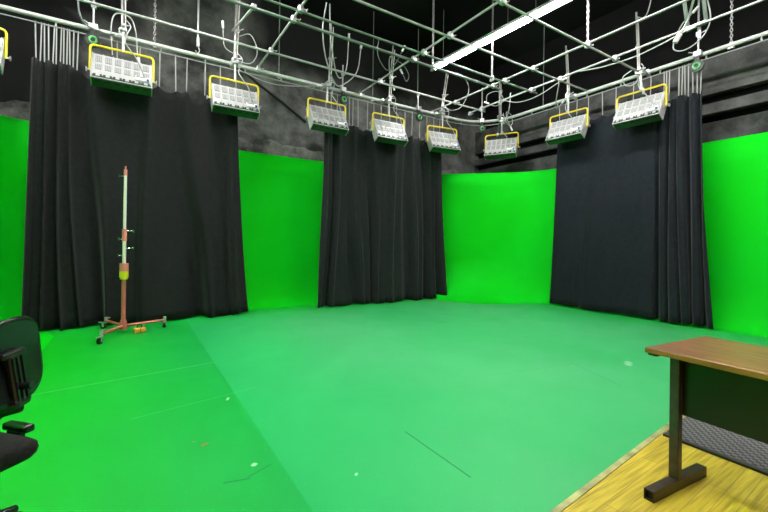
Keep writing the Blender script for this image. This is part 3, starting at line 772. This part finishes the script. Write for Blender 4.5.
# local: +x across the top (away), -y along the length
DW, DL = .70, 1.55
tp = MB(); tp.box((DW / 2, -DL / 2, T - .016), (DW, DL, .032), 0, bev=.006); tp.build('desk_top', M_lam, e)
tp = MB()
for (cx, cy, w, l) in ((-.002, -DL / 2, .006, DL + .008), (DW + .002, -DL / 2, .006, DL + .008), (DW / 2, .002, DW, .006), (DW / 2, -DL - .002, DW, .006)):
    tp.box((cx, cy, T - .017), (w, l, .030), 0, bev=.002)
tp.build('edge_band', M_edge, e)
for yy in (-.145, -DL + .12):
    MB().box((.04, yy, .06 + (T - .032 - .06) / 2), (.045, .05, T - .032 - .06), 0, bev=.005).build('leg', M_gun, e)
    f = MB(); y0 = yy
    # square tube foot with an open hollow end
    for dx, dz, w, h in ((0, .003, .052, .006), (0, .055, .052, .006)):
        f.box((.058, y0, dz + .001), (.56, w, h))
    for s in (-1, 1): f.box((.058, y0 + s * .023, .029), (.56, .006, .058))
    f.box((.058, y0, .03), (.52, .04, .045), 1); f.build('foot', [M_gun, M_rubber], e)
    MB().box((.34, yy, T - .048), (.56, .04, .03), 0, bev=.004).build('top_support', M_gun, e)
MB().box((.075, -DL / 2, .575), (.016, DL - .24, .31), 0, bev=.003).build('modesty_panel', M_panel, e)
MB().box((.03, -.03, T - .040), (.035, .05, .016), 0, bev=.003).build('top_clip', M_gun, e)

mt = MB(); mt.prism([(3.33, edgeY(3.33) - .05), (5.6, edgeY(5.6) - .05), (5.55, -1.6), (3.20, -1.6)], .0, .012)
o = tag(mt.build('floor_mat', mat_tiles()), 'dark grey textured mat on the boards behind the desk leg', 'mat')
MB().prism([(3.29, edgeY(3.29) - .05), (3.33, edgeY(3.33) - .05), (3.20, -1.6), (3.16, -1.6)], .0, .016).build('border', M_rubber, o)

# ------------------------------------------------------------------ office chair (left edge of frame)
e = tag(empty('office_chair', (-.666, 2.285, 0), math.radians(43.6)), 'black swivel office chair with curved plastic back, cut by the frame', 'chair')
def pad(w, d, h, rc, crown, nx=18, ny=18, e_=4.0):
    """rounded cushion: superellipse outline, domed top"""
    m = MB(); rings = [(0.93, 0.0), (.985, h * .25), (1.0, h * .5), (.985, h * .78), (.93, h * .95), (.75, h + crown * .45), (.45, h + crown * .85), (.12, h + crown)]
    n = 48; vs = []; fs = []
    for sc, z in rings:
        for k in range(n):
            a = 2 * PI * k / n; ca, sa = math.cos(a), math.sin(a)
            vs.append((w / 2 * sc * math.copysign(abs(ca) ** (2 / e_), ca), d / 2 * sc * math.copysign(abs(sa) ** (2 / e_), sa), z))
    for i in range(len(rings) - 1):
        for k in range(n): fs.append([i * n + k, i * n + (k + 1) % n, (i + 1) * n + (k + 1) % n, (i + 1) * n + k])
    fs.append(list(range(n))[::-1]); fs.append([(len(rings) - 1) * n + k for k in range(n)])
    m.add(vs, fs, 0, None, True); return m
s = pad(.48, .47, .075, .1, .008, e_=10.0).build('seat', M_seat, e); s.location = (.0, -.01, .425)
p = pad(.40, .40, .02, .1, 0).build('seat_pan', M_plastic, e); p.location = (0, 0, .405)
# back: curved shell with padded front
BX, BY, TW = .05, -.378, math.radians(21)
bk = empty('backrest', (BX, BY, .635)); bk.parent = e; bk.rotation_euler = (math.radians(-6), math.radians(-4), TW)
def shell(w, h, y0, th, bend):
    n = 26; k = 14; vs = []; fs = []
    for side in (0, 1):
        for i in range(k + 1):
            v = -1 + 2 * i / k
            for j in range(n + 1):
                u = -1 + 2 * j / n
                # superellipse mapping of the square to a rounded outline
                f = (1 - .17 * abs(v) ** 3 - .06 * max(0, -v)); g = (1 - .30 * abs(u) ** 3)
                x = u * w / 2 * f; z = v * h / 2 * g
                edge = max(abs(u), abs(v)) ** 6
                y = y0 + bend * (u * u) + (th * (1 - edge * .8) if side else 0) - .02 * v * v
                vs.append((x, y, z))
    R = n + 1; B = (k + 1) * R
    for sd in (0, 1):
        for i in range(k):
            for j in range(n):
                a = sd * B + i * R + j; fs.append([a, a + 1, a + R + 1, a + R])
    for i in range(k):
        for j in (0, n): a = i * R + j; fs.append([a, a + R, a + R + B, a + B])
    for j in range(n):
        for i in (0, k): a = i * R + j; fs.append([a, a + 1, a + 1 + B, a + B])
    m = MB(); m.add([(x, y, z + .27) for x, y, z in vs], fs, 0, None, True); return m
shell(.39, .33, 0, .014, .018).build('back_shell', M_plastic, bk)
shell(.375, .315, .014, .035, .018).build('back_pad', M_seat, bk)
mk = MB()
mk.box((0, -.018, .30), (.11, .026, .026), 0, bev=.008)
mk.box((0, -.022, .20), (.066, .020, .20), 0, bev=.006)
for q in (-.022, 0, .022): mk.box((q, -.033, .20), (.008, .008, .17), 0)
mk.cyl((.0, -.035, .17), (.0, -.07, .17), .014, n=12); mk.box((0, -.012, .11), (.09, .05, .045), 0, bev=.02); mk.build('back_bracket', M_plastic, bk)
MB().tube(rounded([(BX, BY, .72), (BX - .03, BY + .10, .69), (0, -.262, .36), (0, 0, .36)], .06, 8), .020, n=10).build('back_bar', M_plastic, e)
ar = MB(); ar.box((.275, -.03, .50), (.045, .15, .035), 0, bev=.010); ar.box((.265, -.03, .44), (.03, .08, .10), 0, bev=.006); ar.box((.18, -.10, .386), (.17, .06, .02), 0, bev=.006); ar.build('side_bracket', M_plastic, e)
MB().cyl((0, 0, .10), (0, 0, .24), .038, n=16).build('column_cover', M_plastic, e)
MB().cyl((0, 0, .20), (0, 0, .385), .022, n=14).build('gas_column', M_gun, e)
a0 = math.radians(6)
for k in range(5):
    a = a0 + k * 2 * PI / 5; Mx = Matrix.Rotation(a, 4, 'Z')
    lg = MB(); lg.tube([(.02, 0, .135), (.15, 0, .12), (.31, 0, .085)], [.030, .026, .018], 0, 10, Mx); lg.build('base_leg', M_plastic, e)
    w = MB(); w.cyl((.305, 0, .055), (.305, 0, .09), .012, 0, 8, Mx)
    for s_ in (-1, 1): w.cyl((.315, s_ * .010, .027), (.315, s_ * .026, .027), .027, 0, 16, Mx)
    w.box((.315, 0, .045), (.045, .03, .03), 0, Mx, .008); w.build('caster', M_rubber, e)

# ------------------------------------------------------------------ world, camera, view
w = bpy.data.worlds.new('World'); S.world = w; w.use_nodes = True
w.node_tree.nodes['Background'].inputs[0].default_value = (0.02, 0.02, 0.02, 1)
w.node_tree.nodes['Background'].inputs[1].default_value = 0.2

cam = bpy.data.cameras.new('camera'); co = bpy.data.objects.new('camera', cam); COL.objects.link(co)
cam.sensor_width = 36; cam.lens = 36 * 392 / 768; cam.clip_start = .05
yaw = math.radians(57.5)
f = Vector((math.cos(yaw), math.sin(yaw), 0)); roll = math.atan(.0138)
r = Vector((math.sin(yaw), -math.cos(yaw), 0)); u = Vector((0, 0, 1))
# the horizon drops to the right in the photograph: the camera is rolled a little
r2 = r * math.cos(roll) + u * math.sin(roll); u2 = u * math.cos(roll) - r * math.sin(roll)
Mc = Matrix((r2, u2, -f)).transposed().to_4x4(); Mc.translation = (0, 0, 1.37)
co.matrix_world = Mc
cam.shift_y = -10.6 / 768
S.camera = co
S.view_settings.view_transform = 'Standard'; S.view_settings.look = 'None'
S.view_settings.exposure = 1.6; S.view_settings.gamma = 1.0; S.view_settings.use_curve_mapping = False
